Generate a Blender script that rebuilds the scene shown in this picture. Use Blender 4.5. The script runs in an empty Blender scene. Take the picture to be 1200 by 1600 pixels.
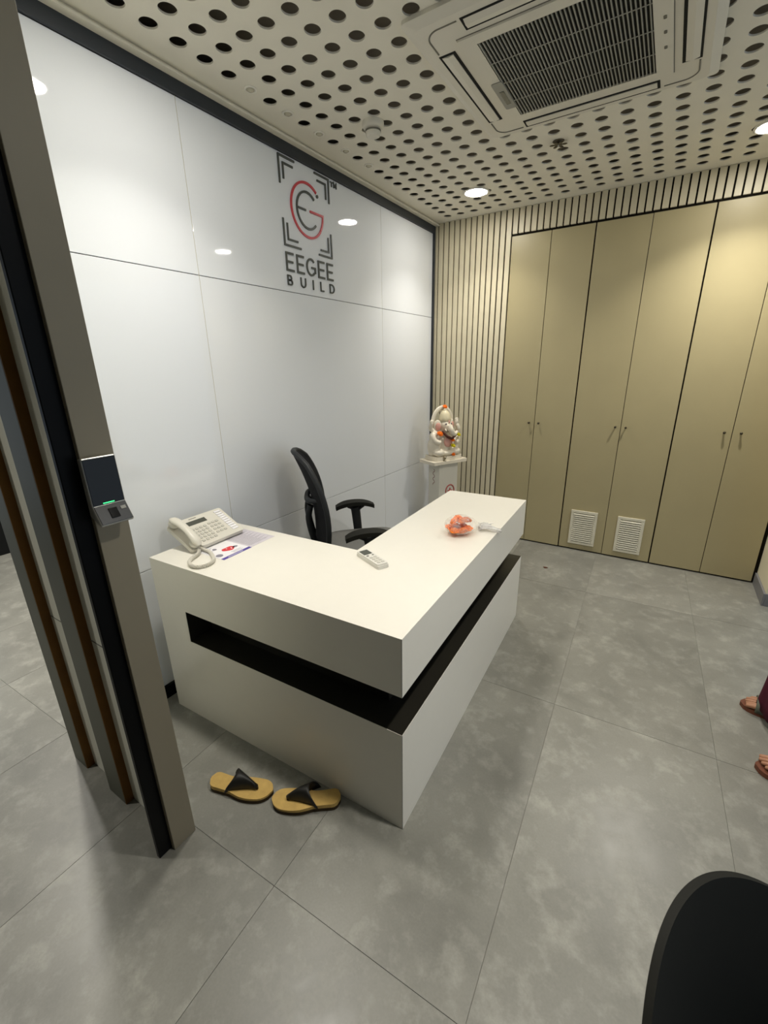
import bpy, math, random
from mathutils import Vector, Matrix, noise
random.seed(7)
S = bpy.context.scene
COL = S.collection
PI = math.pi
# ---------------------------------------------------------------- camera
CAM_POS = (1.8222, -0.8698, 1.5023)
yaw, pitch, roll = 0.5672, -0.3243, -0.0176
fwd = Vector((-math.sin(yaw)*math.cos(pitch), math.cos(yaw)*math.cos(pitch), math.sin(pitch)))
rgt = Vector((math.cos(yaw), math.sin(yaw), 0)); upv = rgt.cross(fwd)
r2 = math.cos(roll)*rgt + math.sin(roll)*upv
u2 = -math.sin(roll)*rgt + math.cos(roll)*upv
cd = bpy.data.cameras.new('camera'); cam = bpy.data.objects.new('camera', cd); COL.objects.link(cam)
m = Matrix((r2, u2, -fwd)).transposed().to_4x4(); m.translation = Vector(CAM_POS)
cam.matrix_world = m
cd.sensor_width = 36; cd.sensor_fit = 'AUTO'; cd.lens = 676.3185*36/1600; cd.clip_start = 0.02
S.camera = cam
# ---------------------------------------------------------------- world and exposure
w = bpy.data.worlds.new('world'); S.world = w; w.use_nodes = True
bg = w.node_tree.nodes['Background']
bg.inputs[0].default_value = (0.74, 0.87, 1.0, 1); bg.inputs[1].default_value = 0.80
S.view_settings.view_transform = 'Standard'; S.view_settings.look = 'None'
S.view_settings.gamma = 1; S.view_settings.use_curve_mapping = False
S.view_settings.exposure = -0.06
LAMP = 115.0             # radiance of the downlight diffusers as seen
LAMP_W = 8.0            # power of each downlight beam
LAMP_COL = (1.0, 0.955, 0.87)
# ---------------------------------------------------------------- dimensions
H = 2.5986               # ceiling
D = 2.8395               # wardrobe wall
TH = 0.0361              # the desk and the tile grid are turned a little from the glass wall
ZD = 2.4158              # top of the wardrobe doors
def lin(c):
    if isinstance(c, str):
        c = [int(c[i:i+2], 16)/255 for i in (0, 2, 4)]
    return tuple(x/12.92 if x <= 0.04045 else ((x+0.055)/1.055)**2.4 for x in c)
# ---------------------------------------------------------------- materials
def mat(name, hexc, rough=0.5, spec=0.5, metal=0.0, var=0.0, vscale=8.0, bump=0.0, bscale=60.0, coat=0.0, emit=None, estr=0.0, objvar=0.0, sheen=0.0):
    M = bpy.data.materials.new(name); M.use_nodes = True
    nt = M.node_tree; b = nt.nodes['Principled BSDF']; c = lin(hexc)
    b.inputs['Base Color'].default_value = (*c, 1)
    b.inputs['Roughness'].default_value = rough
    b.inputs['Specular IOR Level'].default_value = spec
    b.inputs['Metallic'].default_value = metal
    b.inputs['Coat Weight'].default_value = coat
    b.inputs['Coat Roughness'].default_value = 0.05
    if emit:
        b.inputs['Emission Color'].default_value = (*emit, 1); b.inputs['Emission Strength'].default_value = estr
    tc = nt.nodes.new('ShaderNodeTexCoord')
    last = None
    if var > 0:
        n = nt.nodes.new('ShaderNodeTexNoise'); n.inputs['Scale'].default_value = vscale; n.inputs['Detail'].default_value = 5
        nt.links.new(tc.outputs['Object'], n.inputs['Vector'])
        mr = nt.nodes.new('ShaderNodeMapRange'); mr.inputs[1].default_value = 0.25; mr.inputs[2].default_value = 0.75
        mr.inputs[3].default_value = 1-var; mr.inputs[4].default_value = 1+var
        nt.links.new(n.outputs['Fac'], mr.inputs[0]); last = mr.outputs[0]
    if objvar > 0:
        oi = nt.nodes.new('ShaderNodeObjectInfo')
        mr = nt.nodes.new('ShaderNodeMapRange'); mr.inputs[3].default_value = 1-objvar; mr.inputs[4].default_value = 1+objvar
        nt.links.new(oi.outputs['Random'], mr.inputs[0])
        if last:
            mu = nt.nodes.new('ShaderNodeMath'); mu.operation = 'MULTIPLY'
            nt.links.new(last, mu.inputs[0]); nt.links.new(mr.outputs[0], mu.inputs[1]); last = mu.outputs[0]
        else: last = mr.outputs[0]
    if last:
        vm = nt.nodes.new('ShaderNodeVectorMath'); vm.operation = 'SCALE'; vm.inputs[0].default_value = c
        nt.links.new(last, vm.inputs['Scale']); nt.links.new(vm.outputs[0], b.inputs['Base Color'])
    if bump > 0:
        n2 = nt.nodes.new('ShaderNodeTexNoise'); n2.inputs['Scale'].default_value = bscale; n2.inputs['Detail'].default_value = 3
        nt.links.new(tc.outputs['Object'], n2.inputs['Vector'])
        bp = nt.nodes.new('ShaderNodeBump'); bp.inputs['Strength'].default_value = bump; bp.inputs['Distance'].default_value = 0.002
        nt.links.new(n2.outputs['Fac'], bp.inputs['Height']); nt.links.new(bp.outputs[0], b.inputs['Normal'])
    return M

def floor_mat():
    M = bpy.data.materials.new('concrete_tile'); M.use_nodes = True
    nt = M.node_tree; N = nt.nodes; L = nt.links; b = N['Principled BSDF']
    oi = N.new('ShaderNodeObjectInfo'); geo = N.new('ShaderNodeNewGeometry')
    off = N.new('ShaderNodeVectorMath'); off.operation = 'SCALE'; off.inputs[0].default_value = (37, 19, 11)
    L.new(oi.outputs['Random'], off.inputs['Scale'])
    ad = N.new('ShaderNodeVectorMath'); L.new(geo.outputs['Position'], ad.inputs[0]); L.new(off.outputs[0], ad.inputs[1])
    n1 = N.new('ShaderNodeTexNoise'); n1.inputs['Scale'].default_value = 2.6; n1.inputs['Detail'].default_value = 7; n1.inputs['Roughness'].default_value = .6; n1.inputs['Distortion'].default_value = .5
    n2 = N.new('ShaderNodeTexNoise'); n2.inputs['Scale'].default_value = 13; n2.inputs['Detail'].default_value = 6; n2.inputs['Roughness'].default_value = .65
    n3 = N.new('ShaderNodeTexNoise'); n3.inputs['Scale'].default_value = 150; n3.inputs['Detail'].default_value = 2
    for n in (n1, n2, n3): L.new(ad.outputs[0], n.inputs['Vector'])
    r1 = N.new('ShaderNodeMapRange'); r1.inputs[1].default_value = .3; r1.inputs[2].default_value = .7; r1.inputs[3].default_value = .80; r1.inputs[4].default_value = 1.20
    r2_ = N.new('ShaderNodeMapRange'); r2_.inputs[1].default_value = .50; r2_.inputs[2].default_value = .70; r2_.inputs[3].default_value = .95; r2_.inputs[4].default_value = 1.30
    r3 = N.new('ShaderNodeMapRange'); r3.inputs[1].default_value = .3; r3.inputs[2].default_value = .7; r3.inputs[3].default_value = .96; r3.inputs[4].default_value = 1.04
    r4 = N.new('ShaderNodeMapRange'); r4.inputs[3].default_value = .94; r4.inputs[4].default_value = 1.06
    L.new(n1.outputs['Fac'], r1.inputs[0]); L.new(n2.outputs['Fac'], r2_.inputs[0]); L.new(n3.outputs['Fac'], r3.inputs[0]); L.new(oi.outputs['Random'], r4.inputs[0])
    cur = r1.outputs[0]
    for r in (r2_, r3, r4):
        mu = N.new('ShaderNodeMath'); mu.operation = 'MULTIPLY'; L.new(cur, mu.inputs[0]); L.new(r.outputs[0], mu.inputs[1]); cur = mu.outputs[0]
    vm = N.new('ShaderNodeVectorMath'); vm.operation = 'SCALE'; vm.inputs[0].default_value = lin('84837b'); L.new(cur, vm.inputs['Scale'])
    L.new(vm.outputs[0], b.inputs['Base Color'])
    rr = N.new('ShaderNodeMapRange'); rr.inputs[1].default_value = .3; rr.inputs[2].default_value = .7; rr.inputs[3].default_value = .30; rr.inputs[4].default_value = .40
    L.new(n2.outputs['Fac'], rr.inputs[0]); L.new(rr.outputs[0], b.inputs['Roughness'])
    b.inputs['Specular IOR Level'].default_value = .5
    bp = N.new('ShaderNodeBump'); bp.inputs['Strength'].default_value = .12; bp.inputs['Distance'].default_value = .002
    L.new(n2.outputs['Fac'], bp.inputs['Height']); L.new(bp.outputs[0], b.inputs['Normal'])
    return M

def bag_mat(name='clear_plastic_film', lo=.04, hi=.32):
    M = bpy.data.materials.new(name); M.use_nodes = True
    nt = M.node_tree; N = nt.nodes; L = nt.links; b = N['Principled BSDF']
    b.inputs['Base Color'].default_value = (.9, .9, .88, 1); b.inputs['Roughness'].default_value = .18
    tr = N.new('ShaderNodeBsdfTransparent'); mx = N.new('ShaderNodeMixShader')
    tr.inputs[0].default_value = (.97, .96, .95, 1)
    n = N.new('ShaderNodeTexNoise'); n.inputs['Scale'].default_value = 28
    tc = N.new('ShaderNodeTexCoord'); L.new(tc.outputs['Object'], n.inputs['Vector'])
    mr = N.new('ShaderNodeMapRange'); mr.inputs[1].default_value = .35; mr.inputs[2].default_value = .7; mr.inputs[3].default_value = lo; mr.inputs[4].default_value = hi
    L.new(n.outputs['Fac'], mr.inputs[0]); L.new(mr.outputs[0], mx.inputs[0])
    L.new(tr.outputs[0], mx.inputs[1]); L.new(b.outputs[0], mx.inputs[2])
    L.new(mx.outputs[0], N['Material Output'].inputs['Surface'])
    return M

M = {}
M['tile'] = floor_mat()
M['joint'] = mat('tile_joint', '7d7d75', .8)
M['ceil'] = mat('ceiling_paint', 'e4dfd0', .75, .3, var=.02)
M['void'] = mat('dark_plenum', 'a0988a', .95, .1, var=.1)
M['glass'] = mat('back_painted_glass', 'e6e9ed', .035, .5, var=.012, vscale=1.5)
M['glassback'] = mat('dark_joint_backing', '33342f', .8)  # dark backing that shows in the joints between glass panels
M['black'] = mat('black_aluminium', '2b3036', .4, .4, var=.06)
M['blackgloss'] = mat('black_gloss_frame', '040506', .45, .12, var=.05)
M['slat'] = mat('beige_slat_laminate', 'cfc6ab', .42, .4, var=.03, vscale=14, objvar=.025)
M['slatback'] = mat('slat_gap_black', '1d1a14', .9, .1, var=.1)
M['door'] = mat('olive_beige_laminate', 'aba07c', .36, .45, var=.03, vscale=3, objvar=.015)
M['carcass'] = mat('wardrobe_carcass', '2a2418', .8, var=.1)
M['wallpaint'] = mat('cream_wall_paint', 'ded6ba', .7, .3, var=.02)
M['rear'] = mat('dark_rear_wall', '46443e', .7, .3, var=.03)
M['skirt'] = mat('grey_skirting', '77777a', .4, var=.05)
M['taupe'] = mat('taupe_laminate', '8d8572', .45, .4, var=.03)
M['greyfin'] = mat('grey_green_laminate', '565749', .5, .4, var=.03)
M['brown'] = mat('brown_wood_edge', '77511c', .55, .3, var=.18, vscale=9)
M['panelwhite'] = mat('pale_partition_panel', 'eff0e2', .15, .4, var=.02)
M['white'] = mat('white_laminate', 'e9e5da', .28, .45, var=.008, vscale=20)
M['recess'] = mat('black_laminate', '24221c', .35, .4, var=.08)
M['acwhite'] = mat('ivory_plastic', 'd9d4c6', .45, .4, var=.02)
M['acdark'] = mat('dark_void_sheet', '1d1d1b', .8, .2, var=.1)  # near-black colour stands for shade in the intake void and air slots
M['acbar'] = mat('grey_grille_plastic', '94938a', .45, .4, var=.03)
M['acline'] = mat('shadow_gap_plastic', '6f6c60', .6, var=.04)
M['lamp'] = mat('lamp_diffuser', 'ffffff', .5, emit=LAMP_COL, estr=LAMP)
M['ledlens'] = mat('clear_led_lens', 'bdb7a2', .12, .6, var=.03)
M['trimring'] = mat('white_lamp_ring', 'e6e2d6', .4, var=.01)
M['logoblack'] = mat('dark_logo_acrylic', '4a4d48', .4, .4, var=.03)
M['logored'] = mat('red_logo_acrylic', 'c8444c', .35, .4, var=.03)
M['mesh'] = mat('black_chair_mesh', '17181c', .75, .25, var=.1, vscale=60, bump=.5, bscale=700)
M['chairblack'] = mat('black_chair_plastic', '1b1e21', .5, .4, var=.08)
M['seat'] = mat('charcoal_seat_fabric', '72726f', .9, .2, var=.08, vscale=90, bump=.4, bscale=900)
M['chrome'] = mat('chromed_steel', 'b8b8b8', .2, metal=1, var=.03)
M['shell'] = mat('matt_black_shell', '1a1a15', .7, .2, var=.07, vscale=20)
M['phone'] = mat('ivory_phone_plastic', 'd6d2c6', .38, .45, var=.012)
M['phonekey'] = mat('pale_grey_key', 'bfbcb1', .45, var=.02)
M['phonedark'] = mat('grey_phone_line', '8b897f', .5, var=.03)
M['lcd'] = mat('dark_lcd', '4d4f47', .2, .5, var=.04)
M['paper'] = mat('white_paper', 'eae8ea', .6, .3, var=.01)
M['paperlilac'] = mat('pale_lilac_print', 'cbc5cc', .6, .3, var=.05, vscale=60)
M['purple'] = mat('purple_print', '4d3f93', .5, .3, var=.03)
M['redprint'] = mat('red_print', 'd23a40', .5, .3, var=.05)
M['greyprint'] = mat('grey_print', '85828c', .6, .3, var=.08)
M['remote'] = mat('white_remote_plastic', 'dedbd2', .35, .45, var=.01)
M['marble'] = mat('white_marble', 'e6ddca', .28, .5, var=.05, vscale=18)
M['pinkmarble'] = mat('pink_painted_marble', 'dda798', .35, .45, var=.08, vscale=30)
M['goldpaint'] = mat('gold_paint', 'ded3b2', .4, .5, var=.08, vscale=40)
M['pedestal'] = mat('white_pedestal_marble', 'd9d5c9', .3, .5, var=.03)
M['motifred'] = mat('red_motif', 'b2554a', .5, var=.05)
M['motifbrown'] = mat('brown_motif', '8f6a63', .5, var=.05)
M['orange'] = mat('orange_petals', 'f0741c', .7, .2, var=.28, vscale=160)
M['bagorange'] = mat('coral_orange_petals', 'f2822a', .7, .2, var=.3, vscale=140, objvar=.2)
M['yellow'] = mat('yellow_petals', 'c9bb1d', .7, .2, var=.2, vscale=160)
M['garland'] = mat('dark_maroon_bead', '4f2413', .45, .4, var=.2, vscale=90)
M['silver'] = mat('silver_metal', 'a39a84', .3, metal=.8, var=.05)
M['bag'] = bag_mat(); M['bagtail'] = bag_mat('creased_plastic_film', .35, .75)
M['sole'] = mat('tan_footbed', 'c4a35e', .65, .3, var=.1, vscale=40, bump=.3, bscale=250)
M['soleside'] = mat('dark_brown_sole', '3c2f1c', .7, .2, var=.1)
M['strap'] = mat('black_leather_strap', '161512', .5, .4, var=.1)
M['skin'] = mat('brown_skin', 'a97a5d', .5, .4, var=.06, vscale=30)
M['nail'] = mat('toe_nail', '6e4436', .35, .5, var=.03)
M['maroon'] = mat('maroon_cloth', '4a1226', .8, .2, var=.12, vscale=20)
M['hair'] = mat('black_hair', '14100d', .5, .4, var=.1)
M['greystrap'] = mat('grey_green_strap', '5e6256', .6, .3, var=.06)
M['brownstrap'] = mat('brown_strap', '6f4330', .6, .3, var=.06)
M['readerblack'] = mat('black_glass_screen', '040507', .09, .35, var=.02)
M['readergrey'] = mat('dark_blue_grey_plastic', '161b20', .4, .4, var=.04)
M['readeredge'] = mat('silver_bezel', 'b9b8b0', .35, .5, metal=.6, var=.03)
M['greenled'] = mat('green_indicator', '30e070', .4, emit=(.05, 1, .25), estr=2.2)
M['darkmetal'] = mat('dark_nickel', '4b4537', .35, metal=.7, var=.05)
M['ventwhite'] = mat('white_vent_plastic', 'd8d3bf', .4, .4, var=.02)
M['eye'] = mat('dark_eye_paint', '50505e', .3, var=.02)
M['outer'] = mat('dark_outer_panel', '0d0f11', .3, .4, var=.05)

# ---------------------------------------------------------------- geometry helpers
class MB:
    def __init__(s): s.v = []; s.f = []; s.sm = []
    def add(s, vs, fs, sm=False):
        o = len(s.v); s.v += [tuple(v) for v in vs]; s.f += [tuple(i+o for i in f) for f in fs]; s.sm += [sm]*len(fs); return s
    def box(s, a, b):
        (x0, y0, z0), (x1, y1, z1) = a, b
        return s.add([(x0,y0,z0),(x1,y0,z0),(x1,y1,z0),(x0,y1,z0),(x0,y0,z1),(x1,y0,z1),(x1,y1,z1),(x0,y1,z1)],
                     [(0,3,2,1),(4,5,6,7),(0,1,5,4),(1,2,6,5),(2,3,7,6),(3,0,4,7)])
    def obox(s, c, ax, ay, az, h):      # oriented box, half sizes h
        c, ax, ay, az = map(Vector, (c, ax, ay, az)); vs = []
        for k in (-1, 1):
            for i, j in ((-1,-1),(1,-1),(1,1),(-1,1)): vs.append(c+ax*i*h[0]+ay*j*h[1]+az*k*h[2])
        return s.add(vs, [(0,3,2,1),(4,5,6,7),(0,1,5,4),(1,2,6,5),(2,3,7,6),(3,0,4,7)])
    def prism(s, poly, z0, z1, sm=False):   # polygon in xy, counter-clockwise
        n = len(poly)
        vs = [(x, y, z0) for x, y in poly]+[(x, y, z1) for x, y in poly]
        s.add(vs, [tuple(range(n-1, -1, -1)), tuple(range(n, 2*n))])
        return s.add(vs, [(i, (i+1) % n, n+(i+1) % n, n+i) for i in range(n)], sm)
    def cyl(s, a, b, r0, r1=None, n=20, sm=True, caps=True):
        return s.tube([a, b], [r0, r0 if r1 is None else r1], n, sm, caps)
    def tube(s, pts, rad, n=12, sm=True, caps=True, flat=1.0, upref=None):
        pts = [Vector(p) for p in pts]
        if not hasattr(rad, '__len__'): rad = [rad]*len(pts)
        vs = []; fs = []; u = None
        for i, p in enumerate(pts):
            t = (pts[min(i+1, len(pts)-1)]-pts[max(i-1, 0)]).normalized()
            if u is None:
                ref = Vector(upref) if upref else (Vector((0,0,1)) if abs(t.z) < .9 else Vector((1,0,0)))
                u = (ref-t*ref.dot(t)).normalized()
            else:
                u = (u-t*u.dot(t)).normalized()
            w_ = t.cross(u)
            for k in range(n):
                a = 2*PI*k/n; vs.append(p+(u*math.cos(a)*flat+w_*math.sin(a))*rad[i])
        for i in range(len(pts)-1):
            for k in range(n): fs.append((i*n+k, i*n+(k+1) % n, (i+1)*n+(k+1) % n, (i+1)*n+k))
        s.add(vs, fs, sm)
        if caps:
            s.add(vs[:n], [tuple(range(n-1, -1, -1))]); s.add(vs[-n:], [tuple(range(n))])
        return s
    def lathe(s, prof, c=(0,0,0), n=28, sm=True):   # profile of (r, z)
        vs = []; fs = []
        for r, z in prof:
            for k in range(n): vs.append((c[0]+r*math.cos(2*PI*k/n), c[1]+r*math.sin(2*PI*k/n), c[2]+z))
        for i in range(len(prof)-1):
            for k in range(n): fs.append((i*n+k, i*n+(k+1) % n, (i+1)*n+(k+1) % n, (i+1)*n+k))
        s.add(vs, fs, sm)
        s.add(vs[:n], [tuple(range(n-1, -1, -1))]); s.add(vs[-n:], [tuple(range(n))]); return s
    def ell(s, c, r, n=20, mth=12, R=None, jit=0.0, seed=0):
        vs = [Vector((0,0,-1))]; 
        for i in range(1, mth):
            t = -PI/2+PI*i/mth
            for k in range(n): vs.append(Vector((math.cos(t)*math.cos(2*PI*k/n), math.cos(t)*math.sin(2*PI*k/n), math.sin(t))))
        vs.append(Vector((0,0,1))); rs = random.Random(seed)
        out = []
        for v in vs:
            q = 1+(rs.uniform(-jit, jit) if jit else 0)
            p = Vector((v.x*r[0]*q, v.y*r[1]*q, v.z*r[2]*q))
            if R is not None: p = R @ p
            out.append(p+Vector(c))
        fs = [(0, 1+(k+1) % n, 1+k) for k in range(n)]
        for i in range(mth-2):
            for k in range(n): fs.append((1+i*n+k, 1+i*n+(k+1) % n, 1+(i+1)*n+(k+1) % n, 1+(i+1)*n+k))
        e = len(vs)-1; b0 = 1+(mth-2)*n
        fs += [(b0+k, b0+(k+1) % n, e) for k in range(n)]
        return s.add(out, fs, True)
    def grid(s, P, sm=True, closed=False):   # P: rows of points
        nr, nc = len(P), len(P[0]); vs = [p for r in P for p in r]; fs = []
        for i in range(nr-1):
            for j in range(nc if closed else nc-1): fs.append((i*nc+j, i*nc+(j+1) % nc, (i+1)*nc+(j+1) % nc, (i+1)*nc+j))
        return s.add(vs, fs, sm)
    def rbox(s, a, b, r, z_only=True, seg=5):  # box with rounded vertical corners
        return s.prism(rrect(a[0], a[1], b[0], b[1], r, seg), a[2], b[2])
    def xf(s, Mx):
        s.v = [tuple(Mx @ Vector(v)) for v in s.v]; return s
    def mesh(s, name):
        me = bpy.data.meshes.new(name); me.from_pydata(s.v, [], s.f)
        me.polygons.foreach_set('use_smooth', s.sm); me.update(); return me
    def build(s, name, material, parent=None, bevel=0, seg=2, label=None, kind=None, fix=False):
        me = s.mesh(name); me.materials.append(material)
        return link(name, me, parent, bevel, seg, label, kind)
def link(name, me, parent=None, bevel=0, seg=2, label=None, kind=None):
    o = bpy.data.objects.new(name, me); COL.objects.link(o)
    if parent: o.parent = parent
    if bevel:
        b = o.modifiers.new('bevel', 'BEVEL'); b.width = bevel; b.segments = seg; b.limit_method = 'ANGLE'; b.angle_limit = .7
    if label: o['label'] = label
    if kind: o['kind'] = kind
    return o
def rrect(x0, y0, x1, y1, r, seg=5):
    out = []
    for cx, cy, a in ((x1-r, y0+r, -PI/2), (x1-r, y1-r, 0), (x0+r, y1-r, PI/2), (x0+r, y0+r, PI)):
        for k in range(seg+1): t = a+PI/2*k/seg; out.append((cx+r*math.cos(t), cy+r*math.sin(t)))
    return out
def thing(name, label, cat, loc=(0,0,0), rz=0, group=None):
    o = bpy.data.objects.new(name, None); COL.objects.link(o); o.location = loc; o.rotation_euler = (0, 0, rz)
    o.empty_display_size = .05
    return tag(o, label, cat, group)
def tag(o, label, cat, group=None):
    o['label'] = label; o['category'] = cat
    if group: o['group'] = group
    return o
def struct(o): o['kind'] = 'structure'; return o
def dup(root, loc=None, rz=None, label=None):
    r = root.copy(); COL.objects.link(r)
    if loc is not None: r.location = loc
    if rz is not None: r.rotation_euler = (0, 0, rz)
    if label: r['label'] = label
    def rec(a, b):
        for ch in list(a.children):
            c = ch.copy(); COL.objects.link(c); c.parent = b; rec(ch, c)
    rec(root, r); return r
def dw(u, v, z=0):     # desk frame to world
    return (math.cos(TH)*u-math.sin(TH)*v, math.sin(TH)*u+math.cos(TH)*v, z)
def spline(pts, n=8):
    P = [Vector(p) for p in pts]; out = []
    for i in range(len(P)-1):
        p0, p1, p2, p3 = P[max(i-1,0)], P[i], P[i+1], P[min(i+2, len(P)-1)]
        for k in range(n):
            t = k/n
            out.append(.5*((2*p1)+(p2-p0)*t+(2*p0-5*p1+4*p2-p3)*t*t+(3*p1-p0-3*p2+p3)*t**3))
    out.append(P[-1]); return out
def remesh(o, voxel, smooth=3):
    r = o.modifiers.new('remesh', 'REMESH'); r.mode = 'VOXEL'; r.voxel_size = voxel; r.use_smooth_shade = True
    if smooth:
        q = o.modifiers.new('smooth', 'SMOOTH'); q.iterations = smooth; q.factor = .5
    return o

# ================================================================ THE SETTING
# floor: a slab that carries the tiles
fl = struct(MB().box((-4.6, -3.1, -.05), (4.9, 3.4, -.0025)).build('floor', M['joint'])); fl.rotation_euler = (0, 0, TH)
tile_me = None
g = .0008
for i in range(-9, 6):
    for j in range(-2, 2+1):
        u0 = 1.03+.61*i; v0 = -.345+1.2*j
        if tile_me is None:
            mb = MB().box((g, g, -.0025), (.61-g, 1.2-g, 0)); tile_me = mb.mesh('floor_tile'); tile_me.materials.append(M['tile'])
        t = link('floor_tile', tile_me, fl); t.location = (u0, v0, 0)
# ceiling: perforated sheet with real holes
def make_ceiling():
    px, py, r, n = .108, .109, .0292, 24
    x0, y0 = .17, .317
    circ = [(math.cos(2*PI*k/n), math.sin(2*PI*k/n)) for k in range(n)]
    sq = []
    for c, s_ in circ:
        q = max(abs(c), abs(s_)); sq.append((c/q*.5, s_/q*.5))
    # snap to real corners
    for ang in (45, 135, 225, 315):
        k = round(ang/360*n); sq[k % n] = (math.copysign(.5, math.cos(math.radians(ang))), math.copysign(.5, math.sin(math.radians(ang))))
    mb = MB(); I0, I1, J0, J1 = 0, 27, -18, 22
    solid = {(0, j) for j in (4, 6, 8, 10, 12)}
    for i in range(I0, I1+1):
        for j in range(J0, J1+1):
            cx, cy = x0+px*i, y0+py*j
            if (i, j) in solid or (1.0 < cx < 1.65 and .9 < cy < 1.57):
                mb.add([(cx-px/2, cy-py/2, H), (cx+px/2, cy-py/2, H), (cx+px/2, cy+py/2, H), (cx-px/2, cy+py/2, H)], [(3,2,1,0)]); continue
            vs = [(cx+a*px, cy+b*py, H) for a, b in sq]+[(cx+a*r, cy+b*r, H) for a, b in circ]+[(cx+a*r, cy+b*r, H+.006) for a, b in circ]
            fs = []
            for k in range(n):
                k2 = (k+1) % n
                fs.append((k, n+k, n+k2, k2)); fs.append((n+k, 2*n+k, 2*n+k2, n+k2))
            mb.add(vs, fs)
    xa, xb = x0-px/2, x0+px*(I1+.5); ya, yb = y0+py*(J0-.5), y0+py*(J1+.5)
    for a, b in (((-4.5, -3.0), (xa, D+.1)), ((xb, -3.0), (4.6, D+.1)), ((xa, -3.0), (xb, ya)), ((xa, yb), (xb, D+.1))):
        mb.add([(a[0], a[1], H), (b[0], a[1], H), (b[0], b[1], H), (a[0], b[1], H)], [(3,2,1,0)])
    return mb
ceil = struct(make_ceiling().build('ceiling', M['ceil']))
cv = MB().box((-4.5, -3.0, H+.16), (4.6, D+.1, H+.2))
for a, b in (((-4.5, -3.0), (-4.45, D+.1)), ((4.55, -3.0), (4.6, D+.1)), ((-4.45, -3.0), (4.55, -2.95)), ((-4.45, D+.05), (4.55, D+.1))): cv.box((a[0], a[1], H+.001), (b[0], b[1], H+.16))
struct(cv.build('ceiling_void', M['void'], ceil))
# glass wall on the left
YW0 = -.327
wl = struct(MB().box((-.11, YW0, 0), (-.008, D+.02, H)).build('wall_left', M['glassback']))
ys = [YW0, .5104, 2.0152, D-.028]; zs = [.0, .6633, 1.8964, 2.528]
for a in range(3):
    for b in range(3):
        MB().box((-.008, ys[a]+.0013, zs[b]+.0015), (0, ys[a+1]-.0013, zs[b+1]-.0015)).build('glass_panel', M['glass'], wl, .0012, 2)
for y in ys[1:3]:
    struct(MB().box((-.0075, y-.0011, 0), (-.0012, y+.0011, 2.528)).build('joint_glint', M['ledlens'], wl))  # pale strip puts the glint of the vertical joints into colour
struct(MB().box((0, YW0, 2.528), (.014, D-.004, 2.578)).build('trim_1', M['black'], None, .001))
struct(MB().box((0, D-.028, .0), (.014, D-.004, 2.528)).build('trim_2', M['black'], None, .001))
tc_ = MB().prism([(0,0),(.046,0),(.046,.008),(.034,.0206),(0,.0206)], YW0, D-.003)
tc_.xf(Matrix(((1,0,0,0),(0,0,1,0),(0,1,0,2.578),(0,0,0,1))))
tc_.f = [tuple(reversed(f)) for f in tc_.f]
struct(tc_.build('trim_3', M['ceil']))
struct(MB().box((0, YW0, 0), (.016, D-.03, .065)).build('baseboard_left', M['blackgloss'], None, .001))
# slatted back wall
AX = .647
wb = struct(MB().box((-.1, D+.016, 0), (2.7, D+.75, H)).build('wall_back', M['slatback']))
wb.data.update()
gx = [AX-.0469*k for k in range(14)][::-1]
edges = [.004]+gx
for a, b in zip(edges[:-1], edges[1:]):
    if b-a > .012: MB().box((a+.005, D, 0), (b-.005, D+.016, H-.001)).build('slat', M['slat'], wb, .0012, 1)
x = AX
while x < 2.64:
    MB().box((x+.005, D, ZD+.016), (min(x+.0457, 2.68)-.005, D+.016, H-.001)).build('slat', M['slat'], wb, .0012, 1); x += .0457
# right-hand wall stub
struct(MB().box((2.562, 2.50, 0), (2.75, D+.016, H)).build('wall_right', M['wallpaint'], None, .003))
struct(MB().box((2.549, 2.488, 0), (2.562, D-.002, .085)).build('baseboard_right', M['skirt'], None, .002))
struct(MB().box((2.562, 2.488, 0), (2.75, 2.50, .085)).build('trim_4', M['skirt'], None, .002))
# partition stub at the left, with battens on its near side
wf = struct(MB().box((.0, -.375, 0), (.6595, -.329, H)).build('wall_front', M['panelwhite']))
struct(MB().box((.6685, -.405, 0), (.685, -.327, H)).build('end_post', M['taupe'], wf, .0015))
struct(MB().box((.652, -.447, 0), (.668, -.375, H)).build('black_post', M['blackgloss'], wf, .002))
for xa, xb in ((.0, .10), (.272, .387)):
    bt = struct(MB().box((xa, -.4035, 0), (xb-.004, -.375, H)).build('batten', M['greyfin'], wf, .001))
    struct(MB().box((xb-.004, -.403, 0), (xb, -.375, H)).build('wood_edge', M['brown'], wf))
struct(MB().box((.01, -.3765, .6855), (.66, -.3748, .689)).build('panel_joint', M['joint'], wf))
# the corridor beyond, the unseen rear wall and an added light block
struct(MB().box((-3.0, .0, 0), (-2.85, 2.6, H)).build('wall_outer', M['outer']))
struct(MB().box((-4.5, -3.0, 0), (4.6, -2.9, H)).build('wall_rear', M['rear']))  # unseen wall, toned dark to cut fill light on the desk front
struct(MB().box((3.3, -2.9, 0), (3.4, -.75, H)).build('near_right_light_block', M['rear']))  # unseen panel added to darken the desk front and near floor

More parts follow.
